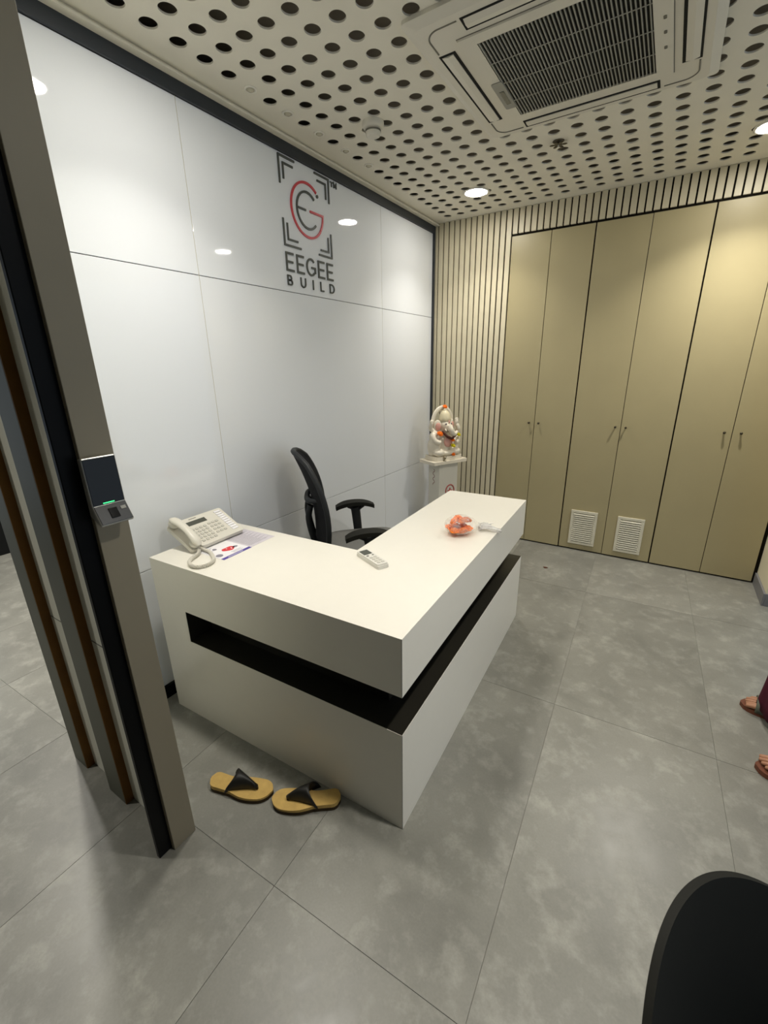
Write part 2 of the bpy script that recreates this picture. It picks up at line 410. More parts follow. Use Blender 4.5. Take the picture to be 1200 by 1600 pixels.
# ================================================================ LIGHT FITTINGS
def downlight(x, y, label, power=1.0):
    t = thing('downlight', label, 'light', (x, y, H), 0, 'round ceiling downlights')
    ring = MB().lathe([(.086, -.0005), (.086, -.004), (.081, -.008), (.072, -.006), (.070, -.0005)], n=36).build('trim_ring', M['trimring'], t)
    MB().lathe([(.0695, -.0015), (.0695, -.005), (.064, -.0065), (.001, -.0065)], n=36).build('diffuser', M['lamp'], t)
    ld = bpy.data.lights.new('downlight_beam', 'AREA'); ld.shape = 'DISK'; ld.size = .11; ld.energy = LAMP_W*power; ld.color = LAMP_COL
    ld.spread = math.radians(108)
    lo = bpy.data.objects.new('downlight_beam', ld); COL.objects.link(lo); lo.parent = t; lo.location = (0, 0, -.0075)
    return t
downlight(.535, 2.37, 'lit round ceiling downlight above the corner statue', .72)
downlight(2.07, 2.39, 'lit round ceiling downlight above the right wardrobe doors', 1.35)
downlight(.535, .22, 'lit ceiling downlight above the front left end of the desk', .72)
downlight(2.07, .22, 'lit ceiling downlight above the floor right of the desk', 1.35)
downlight(-1.1, -.02, 'lit corridor downlight beyond the battened partition', 2.6)
downlight(-2.3, .1, 'lit corridor downlight farthest left beyond the partition', 1.5)
downlight(-.75, -1.35, 'added out-of-view downlight brightening the near side of the battened partition', 1.3)  # added fill lamp, out of view, to brighten the pale partition panel
for k, j in enumerate((4, 6, 8, 10, 12)):
    t = thing('led_spot', ['small clear ceiling spot nearest the camera in the row beside the glass wall', 'small clear ceiling spot, second from the camera, beside the glass wall', 'small clear ceiling spot, middle one of five, beside the glass wall', 'small clear ceiling spot, second from the wardrobes, above the logo', 'small clear ceiling spot nearest the wardrobes, last of five'][k], 'light', (.17, .317+.109*j, H), 0, 'small unlit spots beside the glass wall')
    MB().lathe([(.026, -.0003), (.026, -.003), (.022, -.005), (.017, -.003), (.017, -.0003)], n=24).build('spot_ring', M['trimring'], t)
    MB().lathe([(.0165, -.0005), (.0165, -.004), (.010, -.0085), (.001, -.010)], n=20).build('spot_lens', M['ledlens'], t)

# ================================================================ CEILING FITTINGS
AXC, AYC = 1.333, 1.24
ac = thing('ceiling_air_conditioner', 'ivory four-way cassette air conditioner set in the perforated ceiling', 'air conditioner', (AXC, AYC, H))
hw = .465
o = MB(); P = rrect(-hw, -hw, hw, hw, .02); Q = rrect(-hw+.03, -hw+.03, hw-.03, hw-.03, .03)
n = len(P)
o.add([(x, y, -.0005) for x, y in P]+[(x, y, -.012) for x, y in P]+[(x, y, -.027) for x, y in Q],
      [(i, (i+1) % n, n+(i+1) % n, n+i) for i in range(n)]+[(n+i, n+(i+1) % n, 2*n+(i+1) % n, 2*n+i) for i in range(n)]+[tuple(range(2*n, 3*n))])
o.f = [tuple(reversed(f)) for f in o.f]
o.build('panel', M['acwhite'], ac)
# central intake
ci = MB()
for a, b in (((-.318, -.318), (.318, -.272)), ((-.318, .272), (.318, .318)), ((-.318, -.272), (-.262, .272)), ((.262, -.272), (.318, .272))):
    ci.box((a[0], a[1], -.034), (b[0], b[1], -.0268))
ci.build('intake_frame', M['acwhite'], ac)
MB().box((-.262, -.272, -.0285), (.262, .272, -.0268)).build('filter', M['acdark'], ac)  # dark sheet in place of the shaded void behind the bars
gb = MB()
for k in range(41):
    x = -.262+.524*(k+.5)/41
    gb.box((x-.0022, -.272, -.0345), (x+.0022, .272, -.0285))
for y in (-.14, 0, .14): gb.box((-.262, y-.0025, -.0352), (.262, y+.0025, -.0345))
gb.build('grille_bars', M['acbar'], ac, kind='stuff')
lw = MB()   # joint line around the intake
for a, b in (((-.321,-.321),(.321,-.318)),((-.321,.318),(.321,.321)),((-.321,-.318),(-.318,.318)),((.318,-.318),(.321,.318))): lw.box((a[0],a[1],-.0278),(b[0],b[1],-.0265))
lw.build('intake_joint', M['acline'], ac)
for k in range(4):
    R = Matrix.Rotation(PI/2*k, 4, 'Z')
    MB().box((-.272, -.408, -.0284), (.272, -.345, -.0266)).xf(R).build('air_slot', M['acdark'], ac)
    vz = MB(); Pv = [(-.4, -.029), (-.378, -.0335), (-.356, -.031), (-.356, -.028), (-.4, -.0266)]
    vz.prism([(a, b) for a, b in Pv], -.262, .262)
    vz.xf(Matrix(((0,0,1,0),(1,0,0,0),(0,1,0,0),(0,0,0,1)))); vz.xf(R)
    vz.build('air_vane', M['acwhite'], ac)
    arc = [(.352+.05*math.cos(t), .352+.05*math.sin(t), -.0268) for t in [PI/2*q/10 for q in range(11)]]
    arc = [(x, y, z) for x, y, z in arc]
    MB().tube([R @ Vector(p) for p in [(.402, .285, -.0268)]+arc+[(.285, .402, -.0268)]], .0032, 6).build('corner_groove', M['acline'], ac)
MB().rbox((-.30, -.02, -.0368), (-.255, .19, -.034), .008).build('latch_plate', M['acbar'], ac)
MB().box((-.285, .045, -.038), (-.268, .15, -.0366)).build('display_window', M['lcd'], ac)
for y in (.03, -.05, .12): MB().rbox((.29, y-.009, -.0352), (.30, y+.009, -.0338), .004).build('icon', M['acline'], ac)

sd = thing('smoke_detector', 'round cream smoke detector hanging from the perforated ceiling', 'smoke detector', (.445, 1.255, H))
MB().lathe([(.052, -.0003), (.052, -.012), (.047, -.022), (.040, -.026), (.036, -.026)], n=36).build('base', M['acwhite'], sd)
MB().lathe([(.034, -.026), (.036, -.040), (.033, -.052), (.024, -.057), (.001, -.058)], n=36).build('sensor_cap', M['acwhite'], sd)
MB().lathe([(.0345, -.030), (.0368, -.031), (.0368, -.038), (.0345, -.039)], n=36).build('sensor_slot', M['acline'], sd)
sp = thing('fire_sprinkler', 'small dark toothed sprinkler head in the ceiling beyond the air conditioner', 'sprinkler', (1.142, 1.955, H))
MB().lathe([(.016, -.0003), (.016, -.004), (.010, -.008), (.008, -.013)], n=20).build('body', M['darkmetal'], sp)
de = MB().cyl((0,0,-.0135), (0,0,-.0160), .020, n=16)
for k in range(6):
    a = 2*PI*k/6+.2; de.ell((.030*math.cos(a), .030*math.sin(a), -.0148), (.014, .0095, .0022), 12, 6, Matrix.Rotation(a, 3, 'Z'))
de.build('deflector', M['darkmetal'], sp)
MB().cyl((0,0,-.0162), (0,0,-.026), .0034, n=10).build('bulb', M['trimring'], sp)

# ================================================================ WALL LOGO
lg = thing('wall_logo', 'raised black and red company logo with lettering on the white glass wall', 'logo', (0, 1.26, 2.0))
LD = .006
def ribbon(mb, pts, wd):     # flat stroke in the (y, z) plane, standing LD off the glass
    pts = [Vector((p[0]-1.26, p[1]-2.0)) for p in pts]; n = len(pts); Lf = []; Rt = []
    for i, p in enumerate(pts):
        d1 = (p-pts[i-1]).normalized() if i else (pts[1]-p).normalized()
        d2 = (pts[i+1]-p).normalized() if i < n-1 else d1
        t = (d1+d2).normalized(); nn = Vector((-t.y, t.x)); k = wd/2/max(.35, nn.dot(Vector((-d1.y, d1.x))))
        Lf.append(p+nn*k); Rt.append(p-nn*k)
    for i in range(n-1):
        q = [Rt[i], Rt[i+1], Lf[i+1], Lf[i]]
        vs = [(.0002, a.x, a.y) for a in q]+[(LD, a.x, a.y) for a in q]
        fs = [(4,5,6,7),(0,3,2,1),(0,1,5,4),(2,3,7,6)]
        if i == 0: fs.append((3,0,4,7))
        if i == n-2: fs.append((1,2,6,5))
        mb.add(vs, fs)
    return mb
def arc(cy, cz, ry, rz, a0, a1, n=24): return [(cy+ry*math.cos(math.radians(a0+(a1-a0)*k/n)), cz+rz*math.sin(math.radians(a0+(a1-a0)*k/n))) for k in range(n+1)]
BW = .0092
for pts in ([(1.062,2.392),(1.062,2.513),(1.178,2.513)], [(1.091,2.417),(1.091,2.485),(1.164,2.485)],
            [(1.333,2.513),(1.454,2.513),(1.454,2.396)], [(1.354,2.483),(1.426,2.483),(1.426,2.41)],
            [(1.064,2.241),(1.064,2.12),(1.19,2.12)], [(1.093,2.224),(1.093,2.149),(1.168,2.149)],
            [(1.457,2.244),(1.457,2.12),(1.339,2.12)], [(1.429,2.221),(1.429,2.146),(1.356,2.146)]):
    ribbon(MB(), pts, BW).build('bracket', M['logoblack'], lg)
cz, cy = 2.317, 1.262
ribbon(MB(), arc(cy, cz, .128, .128, 52, 322, 44), .0112).build('red_ring', M['logored'], lg)
ribbon(MB(), [(1.28, 2.318), (1.389, 2.318)]+arc(cy, cz, .127, .127, 0, -37, 10)[1:], .0105).build('red_hook', M['logored'], lg)
MB().cyl((.0002, 1.349-1.26, 2.405-2.0), (LD, 1.349-1.26, 2.405-2.0), .0085, n=16).build('dot', M['logoblack'], lg)
ribbon(MB(), arc(cy, cz, .085, .086, 47, 318, 36), .0108).build('black_arc', M['logoblack'], lg)
ribbon(MB(), [(1.178, 2.317), (1.248, 2.317)], .0095).build('arc_bar', M['logoblack'], lg)
def glyph(ch, y0, y1, z0, z1, wd):
    mb = MB(); h = wd/2; zm = (z0+z1)/2
    if ch == 'E':
        ribbon(mb, [(y1, z1-h), (y0+h, z1-h), (y0+h, z0+h), (y1, z0+h)], wd); ribbon(mb, [(y0+wd, zm), (y1-.006, zm)], wd)
    elif ch == 'G':
        c = (y0+y1)/2; r = (y1-y0)/2-h; R_ = (z1-z0)/2-h
        ribbon(mb, arc(c, zm, r, R_, 42, 318, 26), wd)
        ribbon(mb, [(c+.004, zm-.002), (y1-h, zm-.002), (y1-h, zm-R_*.72)], wd)
    elif ch == 'B':
        for a, b, k in ((zm-h, z1, .88), (z0, zm+h, 1)):
            rr = (b-a)/2-h; yy = y0+(y1-y0)*k-h-rr
            ribbon(mb, [(y0+h, b-h), (yy, b-h)]+arc(yy, (a+b)/2, rr, rr, 90, -90, 12)[1:]+[(y0+h, a+h)], wd)
        ribbon(mb, [(y0+h, z0), (y0+h, z1)], wd)
    elif ch == 'U':
        r = (y1-y0)/2-h; ribbon(mb, [(y0+h, z1), (y0+h, z0+h+r)]+arc((y0+y1)/2, z0+h+r, r, r, 180, 360, 14)[1:]+[(y1-h, z1)], wd)
    elif ch == 'I': ribbon(mb, [((y0+y1)/2, z0), ((y0+y1)/2, z1)], wd)
    elif ch == 'L': ribbon(mb, [(y0+h, z1), (y0+h, z0+h), (y1, z0+h)], wd)
    elif ch == 'D':
        r = (z1-z0)/2-h; r2y = (y1-y0)*.62-h
        yy = y1-h-r2y; ribbon(mb, [(y0+h, z1-h), (yy, z1-h)]+arc(yy, zm, r2y, r, 90, -90, 14)[1:]+[(y0+h, z0+h), (y0+h, z1)], wd)
    elif ch == 'T':
        ribbon(mb, [(y0, z1-h), (y1, z1-h)], wd); ribbon(mb, [((y0+y1)/2, z0), ((y0+y1)/2, z1-wd)], wd)
    elif ch == 'M':
        ribbon(mb, [(y0+h, z0), (y0+h, z1), ((y0+y1)/2, z0+(z1-z0)*.3), (y1-h, z1), (y1-h, z0)], wd)
    mb.build('letter', M['logoblack'], lg)
for ch, a, b in (('E',1.062,1.122),('E',1.144,1.204),('G',1.222,1.301),('E',1.322,1.382),('E',1.402,1.461)): glyph(ch, a, b, 1.997, 2.088, .0102)
for ch, a, b in (('B',1.063,1.102),('U',1.166,1.210),('I',1.266,1.277),('L',1.335,1.367),('D',1.421,1.467)): glyph(ch, a, b, 1.928, 1.979, .0072)
glyph('T', 1.472, 1.496, 2.487, 2.512, .005); glyph('M', 1.502, 1.53, 2.487, 2.512, .005)

# ================================================================ WARDROBES
GX = [AX, .9401, 1.2339, 1.5726, 1.9084, 2.2377, 2.544]
WL = ['olive beige double-door wardrobe unit beside the vertical slats, without louvres', 'olive beige double-door wardrobe unit with two white louvre vents low down', 'olive beige double-door wardrobe unit beside the right-hand cream wall']
for k in range(3):
    x0, x1, xm = GX[2*k], GX[2*k+2], GX[2*k+1]
    t = thing('built_in_wardrobe', WL[k], 'wardrobe', ((x0+x1)/2, D, 0), 0, 'built-in wardrobe units along the back wall')
    cx = (x0+x1)/2
    MB().box((x0-cx+.002, .0172, .012), (x1-cx-.002, .03, ZD+.006)).build('carcass', M['carcass'], t) if False else None
    for d in range(2):
        a, b = (x0, xm) if d == 0 else (xm, x1)
        ga = .0045 if d == 0 else .002; gb_ = .002 if d == 0 else .0045
        rec = .0 if not (k == 1 and d == 0) else .003
        dr = MB().box((a-cx+ga, rec, .012), (b-cx-gb_, .0158, ZD)).build('door', M['door'], t, .0015, 2)
        hx = [.900, .977, 1.537, 1.607, 2.193, 2.283][2*k+d]-cx
        hd = MB().cyl((hx, rec+.0005, 1.043), (hx, -.022, 1.043), .0055, n=14); hd.ell((hx, -.024, 1.043), (.0085, .006, .0085), 14, 8)
        hd.build('handle', M['darkmetal'], dr)
        if k == 1:
            va, vb = ((1.308, 1.508), (1.652, 1.838))[d]; va -= cx; vb -= cx; z0, z1 = .058, .352
            vf = MB()
            for p, q in (((va, z0), (vb, z0+.022)), ((va, z1-.022), (vb, z1)), ((va, z0+.022), (va+.022, z1-.022)), ((vb-.022, z0+.022), (vb, z1-.022))):
                vf.box((p[0], rec-.010, p[1]), (q[0], rec-.0002, q[1]))
            vf.build('vent_frame', M['ventwhite'], dr, .002)
            MB().box((va+.022, rec-.0008, z0+.022), (vb-.022, rec-.0002, z1-.022)).build('vent_backing', M['acline'], dr)
            for q in range(14):
                z = z0+.03+q*(z1-z0-.056)/13.5
                c_, s_ = math.cos(.75), math.sin(.75)
                MB().obox(((va+vb)/2, rec-.006, z+.004), (1,0,0), (0, c_, s_), (0, -s_, c_), ((vb-va)/2-.0222, .0085, .0009)).build('louvre', M['ventwhite'], dr)

# ================================================================ RECEPTION DESK
U0, U1, L1, d1, d2 = .0947, 1.2923, 1.5302, .4744, .4662
HB, HG, HT = .5526, .4071, .76
desk = thing('reception_desk', 'white L-shaped reception desk with a recessed black band', 'desk', (0, 0, 0), TH)
def Lpoly(i=0., iu=0.): return [(U0+iu, i), (U1-i, i), (U1-i, L1), (U1-d2, L1), (U1-d2, d1), (U0+iu, d1)]
MB().prism(Lpoly(), HB, HT).build('upper_block', M['white'], desk)
bp_ = [(U0, 0), (U1, 0), (U1, L1), (U1-.17, L1), (U1-.17, .17), (U0, .17)]
MB().prism(bp_, 0, HG).build('lower_block', M['white'], desk)
MB().prism([(U0, 0), (.277, 0), (.277, .17), (U0, .17)], HG, HB).build('end_block', M['white'], desk)
rc = MB().prism([(.277, .11), (U1-.11, .11), (U1-.11, L1-.001), (U1-.165, L1-.001), (U1-.165, .165), (.277, .165)], HG+.0015, HB-.0015)
rc.prism([(.2775, .0015), (U1-.0015, .0015), (U1-.0015, L1-.0005), (U1-.165, L1-.0005), (U1-.165, .165), (.2775, .165)], HG, HG+.0015)
rc.prism([(.2775, .0015), (U1-.0015, .0015), (U1-.0015, L1-.0005), (U1-.165, L1-.0005), (U1-.165, .165), (.2775, .165)], HB-.0015, HB)
rc.box((.277, .001, HG+.0015), (.2785, .165, HB-.0015))
rc.build('recessed_band', M['recess'], desk)
el = MB()   # thin grey laminate edge lines
el.box((U1-.0008, -.0004, 0), (U1+.0004, .0008, HG)); el.box((U1-.0008, -.0004, HB), (U1+.0004, .0008, HT))
el.build('edge_line', M['skirt'], desk)
# ---------------------------------------------------------------- telephone
ph = thing('desk_telephone', 'ivory corded office telephone on the left end of the desk', 'telephone', (.145, .265, HT), TH)
sl = math.atan2(.085, .16); ca, sa = math.cos(sl), math.sin(sl)
def slope(mb, x=.085, z=.022):    # local (along face down-slope +x, y, normal) -> phone frame
    Mx = Matrix(((ca, 0, sa, x), (0, 1, 0, 0), (-sa, 0, ca, z), (0, 0, 0, 1))); return mb.xf(Mx)
# face frame: origin at the lower front edge, x runs downhill so the face covers x in [-.175, 0]
slope(MB().rbox((-.178, -.105, -.020), (0, .13, 0), .01)).build('body', M['phone'], ph, .004, 2)
slope(MB().rbox((-.178, -.15, -.024), (-.004, -.1055, -.008), .01)).build('cradle', M['phone'], ph, .004, 2)
st = MB()
for y in (-.09, .10): st.prism([(-.04, y), (.0, y), (.0, y+.02), (-.04, y+.02)], .001, .055)
st.prism([(-.044, -.10), (.06, -.10), (.06, .12), (-.044, .12)], .0005, .008)
st.build('stand', M['phone'], ph, .002)
slope(MB().box((-.153, -.082, 0), (-.128, .022, .001))).build('display', M['lcd'], ph)
slope(MB().box((-.169, -.05, 0), (-.164, -.012, .0006))).build('maker_mark', M['phonedark'], ph)
for r in range(5):
    for c in range(4): slope(MB().rbox((-.108+r*.019, -.084+c*.021, 0), (-.096+r*.019, -.069+c*.021, .0032), .003)).build('key', M['phonekey'], ph, .0008)
for r in range(4):
    for c in range(3): slope(MB().rbox((-.112+r*.021, .006+c*.021, 0), (-.101+r*.021, .021+c*.021, .003), .003)).build('key', M['phonekey'], ph, .0008)
for r in range(10): slope(MB().rbox((-.163+r*.0145, .082, 0), (-.153+r*.0145, .115, .003), .002)).build('line_key', M['paper'], ph, .0008)
hs = []
for k in range(15):
    t = k/14; xx = -.185+.19*t; zz = .020+.020*math.sin(PI*t)**.8
    hs.append((xx, -.128, zz, .024-.0055*math.sin(PI*t)))
hmb = MB().tube([(a, b, c) for a, b, c, r in hs], [r*(.45 if i in (0, 14) else .85 if i in (1, 13) else 1) for i, (a, b, c, r) in enumerate(hs)], 16, flat=.62, upref=(0,0,1))
hmb.ell((-.162, -.128, .010), (.024, .023, .018)); hmb.ell((-.022, -.128, .010), (.024, .023, .018))
hso = slope(hmb).build('handset', M['phone'], ph)
# coiled cord: from the handset's lower end, round a loop on the desk, to the base
cp = [(.095, -.13, .018), (.112, -.15, .010), (.135, -.205, .0085), (.170, -.232, .0085), (.212, -.236, .0085), (.236, -.205, .0085), (.225, -.165, .0085), (.185, -.135, .0085), (.13, -.11, .0085), (.06, -.105, .0085), (.03, -.10, .0085)]
cen = spline(cp, 24)
LEN = [0]
for a, b in zip(cen[:-1], cen[1:]): LEN.append(LEN[-1]+(b-a).length)
hel = []; N_ = 1500; j = 0; uu = None
for k in range(N_):
    s_ = LEN[-1]*k/(N_-1)
    while j < len(LEN)-2 and LEN[j+1] < s_: j += 1
    f_ = (s_-LEN[j])/max(1e-6, LEN[j+1]-LEN[j]); p = cen[j].lerp(cen[j+1], f_); t = (cen[j+1]-cen[j]).normalized()
    u_ = Vector((0,0,1)); u_ = (u_-t*u_.dot(t)).normalized(); v_ = t.cross(u_); a = 2*PI*s_/.0056
    hel.append(p+(u_*math.cos(a)+v_*math.sin(a))*.0058)
MB().tube(hel, .0021, 6).build('coiled_cord', M['phone'], ph)
# ---------------------------------------------------------------- leaflet
lf = thing('leaflet', 'folded white leaflet with purple strip and red print beside the telephone', 'leaflet', (.285, .29, HT), TH)
MB().box((-.105, -.149, .0002), (.105, .002, .0009)).build('printed_page', M['paper'], lf)
MB().box((-.105, .0022, .0002), (.100, .149, .0008)).build('text_page', M['paperlilac'], lf)
MB().box((.086, -.149, .0009), (.1045, .002, .0011)).build('purple_strip', M['purple'], lf)
MB().box((.094, -.12, .0011), (.0975, -.04, .0012)).build('strip_lettering', M['paper'], lf)
rb = MB(); rb.prism([(.025+.021*math.cos(a)*(1+.18*math.cos(3*a)), -.058+.031*math.sin(a)) for a in [2*PI*k/18 for k in range(18)]], .0009, .00105)
rb.build('red_emblem', M['redprint'], lf)
for a in ((.015, -.065), (.03, -.05), (.022, -.045)): MB().box((a[0], a[1], .00105), (a[0]+.008, a[1]+.004, .00115)).build('emblem_mark', M['paper'], lf)
for (x, y, ww, hh) in ((.052, -.128, .016, .03), (.03, -.014-.012, .01, .026), (-.02, -.095, .011, .018)):
    MB().prism([(x+ww*math.cos(a), y+hh*.5*math.sin(a)) for a in [2*PI*k/12 for k in range(12)]], .0009, .00105).build('picture', M['greyprint'], lf)
tl = MB()
for k in range(7): tl.box((-.075+k*.010, -.142, .0009), (-.0725+k*.010, -.142+.05-.012*(k % 3), .00105))
for k in range(4): tl.box((.06+k*.006, -.075, .0009), (.0615+k*.006, -.02-.008*(k % 2), .00105))
tl.build('text_lines', M['greyprint'], lf, kind='stuff')
tl = MB()
for k in range(20): tl.box((-.07+k*.0078, .012, .0008), (-.068+k*.0078, .135-.02*(k % 3), .0009))
tl.build('text_lines', M['greyprint'], lf, kind='stuff')
# ---------------------------------------------------------------- remote control
rm = thing('remote_control', 'white air conditioner remote control lying on the desk', 'remote control', (.925, .444, HT), math.radians(-24))
MB().rbox((-.083, -.026, .0003), (.083, .026, .014), .008).build('lower_shell', M['remote'], rm, .003)
MB().rbox((-.081, -.0245, .0142), (.079, .0245, .020), .008).build('upper_shell', M['remote'], rm, .003)
MB().rbox((-.072, -.019, .020), (-.028, .019, .0206), .002).build('display', M['lcd'], rm)
MB().cyl((-.014, -.012, .0195), (-.014, -.012, .0222), .0055, n=16).build('power_button', M['phonedark'], rm)
MB().cyl((-.014, .012, .0195), (-.014, .012, .0215), .0045, n=16).build('mode_button', M['phonedark'], rm)
for r in range(4):
    for c in range(2): MB().rbox((.002+r*.018, -.016+c*.018, .0195), (.014+r*.018, -.002+c*.018, .0212), .003).build('button', M['phonekey'], rm)
# ---------------------------------------------------------------- bag of flowers
BX, BY = 1.115, .900
fb = thing('plastic_bag', 'clear knotted plastic bag of orange flowers on the desk', 'bag', (BX, BY, HT))
tdir = Vector((.62, .78, 0)).normalized(); tside = Vector((-tdir.y, tdir.x, 0))
prof = [(-.074, .002), (-.070, .030), (-.055, .050), (-.03, .062), (.0, .064), (.03, .058), (.055, .042), (.075, .024), (.092, .011), (.100, .007), (.108, .010), (.128, .022), (.148, .030)]
rows = []; rs = random.Random(3)
for i, (s_, r) in enumerate(prof):
    row = []
    cz_ = .045 if s_ < .05 else .045-.03*(s_-.05)/.1
    for k in range(28):
        a = 2*PI*k/28; fold = 1+(.10 if s_ < .06 else .3)*math.sin(5*a+i*.7)*(.35+abs(s_)*5)*.6+rs.uniform(-.03, .03)
        zz = cz_+r*fold*math.sin(a)*(.72 if s_ < .1 else .5)
        row.append(tdir*s_+tside*r*fold*math.cos(a)+Vector((0, 0, max(.001, zz))))
    rows.append(row)
bo = MB().grid(rows, True, True).build('film', M['bag'], fb)
tl = MB()   # loose twisted ends
for dv, ln in ((tdir*.8+tside*.6, .10), (tdir*1.0-tside*.5, .10)):
    dv = dv.normalized(); nv = Vector((-dv.y, dv.x, 0)); rws = []
    for q in range(7):
        t = q/6; wd = .006+.044*t*(1-.35*t)
        rws.append([tdir*.098+dv*ln*t+nv*wd*c_+Vector((0, 0, .012+.010*math.sin(7*c_+3*t)+.006*math.sin(t*5))) for c_ in (-1, -.5, 0, .5, 1)])
    tl.grid(rws)
t_ = tl.build('tied_end', M['bagtail'], fb); sm_ = t_.modifiers.new('solid', 'SOLIDIFY'); sm_.thickness = .0006
MB().tube([Vector((0,0,.014))+tdir*.1+tside*.0095*math.cos(a)+Vector((0,0,.0095*math.sin(a))) for a in [2*PI*k/14 for k in range(15)]], .003, 8).build('knot', M['bagtail'], fb)
def marigold(mb, c, r, seed, nrm=(0,0,1)):
    rs = random.Random(seed); nz = Vector(nrm).normalized(); q = nz.to_track_quat('Z', 'Y').to_matrix()
    c = Vector(c)
    mb.ell(c, (r*.72, r*.72, r*.5), 12, 8, q)
    for ring, (rr, zz, npet, pr) in enumerate(((.72, -.05, 11, .34), (.55, .22, 9, .30), (.30, .40, 6, .26), (0, .5, 1, .26))):
        for k in range(npet):
            a = 2*PI*k/max(1, npet)+rs.uniform(-.2, .2)+ring*.4
            p = q @ Vector((rr*math.cos(a)*r, rr*math.sin(a)*r, zz*r+rs.uniform(-.06, .06)*r))
            mb.ell(c+p, (pr*r, pr*r, pr*r*.62), 8, 6, q)
    return mb
FL = [(-.045, -.022, .028), (-.045, .022, .028), (-.012, -.036, .028), (-.01, .0, .03), (-.012, .036, .028), (.025, -.02, .028), (.025, .02, .028), (-.038, .0, .066), (-.005, -.018, .070), (-.002, .02, .070), (.028, .0, .064)]
for k, (a, b, z) in enumerate(FL):
    p = tdir*a+tside*b
    if k == 0:
        mg = marigold(MB(), (0,0,0), .0235, 5).build('marigold', M['bagorange']); mg.location = (BX+p.x, BY+p.y, HT+z)
        tag(mg, 'orange marigold among others inside the clear bag on the desk', 'flower', 'marigolds inside the plastic bag')
    else:
        c = mg.copy(); COL.objects.link(c); c.location = (BX+p.x, BY+p.y, HT+z); c.rotation_euler = (rs.uniform(-.8, .8), rs.uniform(-.8, .8), rs.uniform(0, 6))

# ================================================================ OFFICE CHAIR
ch = thing('office_chair', 'black mesh-back office chair with armrests behind the desk', 'chair', (.435, 1.06, 0), math.radians(43.5))
# local: +x forward, +y left
def slab(fn, nu, nv, th):
    A = [[fn(i/nu, j/nv, th/2) for j in range(nv+1)] for i in range(nu+1)]; B = [[fn(i/nu, j/nv, -th/2) for j in range(nv+1)] for i in range(nu+1)]
    mb = MB(); mb.grid(A); mb.grid([list(reversed(r)) for r in B])
    rim = [(i, 0) for i in range(nu+1)]+[(nu, j) for j in range(1, nv+1)]+[(i, nv) for i in range(nu-1, -1, -1)]+[(0, j) for j in range(nv-1, 0, -1)]
    mb.grid([[B[i][j] for i, j in rim], [A[i][j] for i, j in rim]], True, True); return mb
def back_pt(s_, t, off):     # s 0..1 up, t 0..1 across
    z = .53+.55*s_; y = (t-.5)*2
    wd = .215*(1-.30*max(0, (s_-.55)/.45)**2.2-.28*max(0, (.3-s_)/.3)**2)
    x = -.262+.040*math.sin(s_*PI*.9)-.105*s_**1.35 + (.045+.02*s_)*y*y + off
    zz = z-.05*(abs(y)**3)*s_**3
    return (x, y*wd, zz)
slab(back_pt, 16, 12, .022).build('mesh_back', M['mesh'], ch, 0)
rim = [back_pt(s_/12, 0, 0) for s_ in range(0, 13)]+[back_pt(1, t/8, 0) for t in range(1, 9)]+[back_pt(s_/12, 1, 0) for s_ in range(11, -1, -1)]+[back_pt(0, 1-t/6, 0) for t in range(1, 7)]
MB().tube(rim, .014, 10).build('back_frame', M['chairblack'], ch)
# lumbar carrier behind the back
sup = MB()
for y in (-.07, .07): sup.tube(spline([(-.285, y*1.3, .80), (-.30, y*1.25, .72), (-.275, y, .58), (-.22, y*.7, .45), (-.10, y*.6, .44)], 6), [.017]*25, 8)
sup.tube(spline([(-.22, -.15, .83), (-.285, -.10, .825), (-.30, 0, .815), (-.285, .10, .825), (-.22, .15, .83)], 6), .016, 8)
sup.tube([(-.30, -.092, .70), (-.30, .092, .70)], .014, 8); sup.tube([(-.255, -.07, .54), (-.255, .07, .54)], .014, 8)
sup.build('lumbar_support', M['chairblack'], ch)
def seat_pt(i, j, off):
    a = (i-.5)*2; b = (j-.5)*2
    rr = max(abs(a), abs(b)); q = (abs(a)**4+abs(b)**4)**.25 or 1; k = rr/q if rr else 1
    a2, b2 = a*k, b*k
    z = .500-.012*(1-a2*a2)*(1-b2*b2)-.045*max(0, a2-.5)**2*2-.02*max(0, rr-.8)*5*(1 if off > 0 else -.8)
    return (a2*.26+.03, b2*.25, z+off)
slab(seat_pt, 18, 18, .062).build('seat', M['seat'], ch)
MB().rbox((-.16, -.12, .42), (.16, .12, .463), .03).build('seat_plate', M['chairblack'], ch, .004)
for s_ in (-1, 1):
    am = MB()
    am.tube(spline([(.02, s_*.20, .415), (.02, s_*.265, .43), (.015, s_*.282, .50), (.005, s_*.278, .62), (.0, s_*.272, .655)], 6), [.024+.008*(k/24) for k in range(25)], 10, flat=.55, upref=(0,1,0))
    for e in (-1, 1): am.tube(spline([(.004, s_*.276, .60), (.012*e+.01, s_*.275, .635), (.05*e+.005, s_*.272, .660)], 5), .011, 8)
    ar = am.build('armrest_post', M['chairblack'], ch)
    pd = slab(lambda i, j, off: ((i-.5)*.245, s_*.272+(j-.5)*.075*(1-.35*abs(2*i-1)**4), .672+.010*math.cos((i-.5)*PI)-.030*abs(2*i-1)**3*.6+off), 14, 6, .024)
    pd.build('arm_pad', M['shell'], ch)
MB().cyl((0,0,.42), (0,0,.22), .025, n=16).build('gas_lift', M['chairblack'], ch)
MB().lathe([(.045, .095), (.05, .13), (.04, .20), (.03, .22)], n=20).build('hub', M['chairblack'], ch)
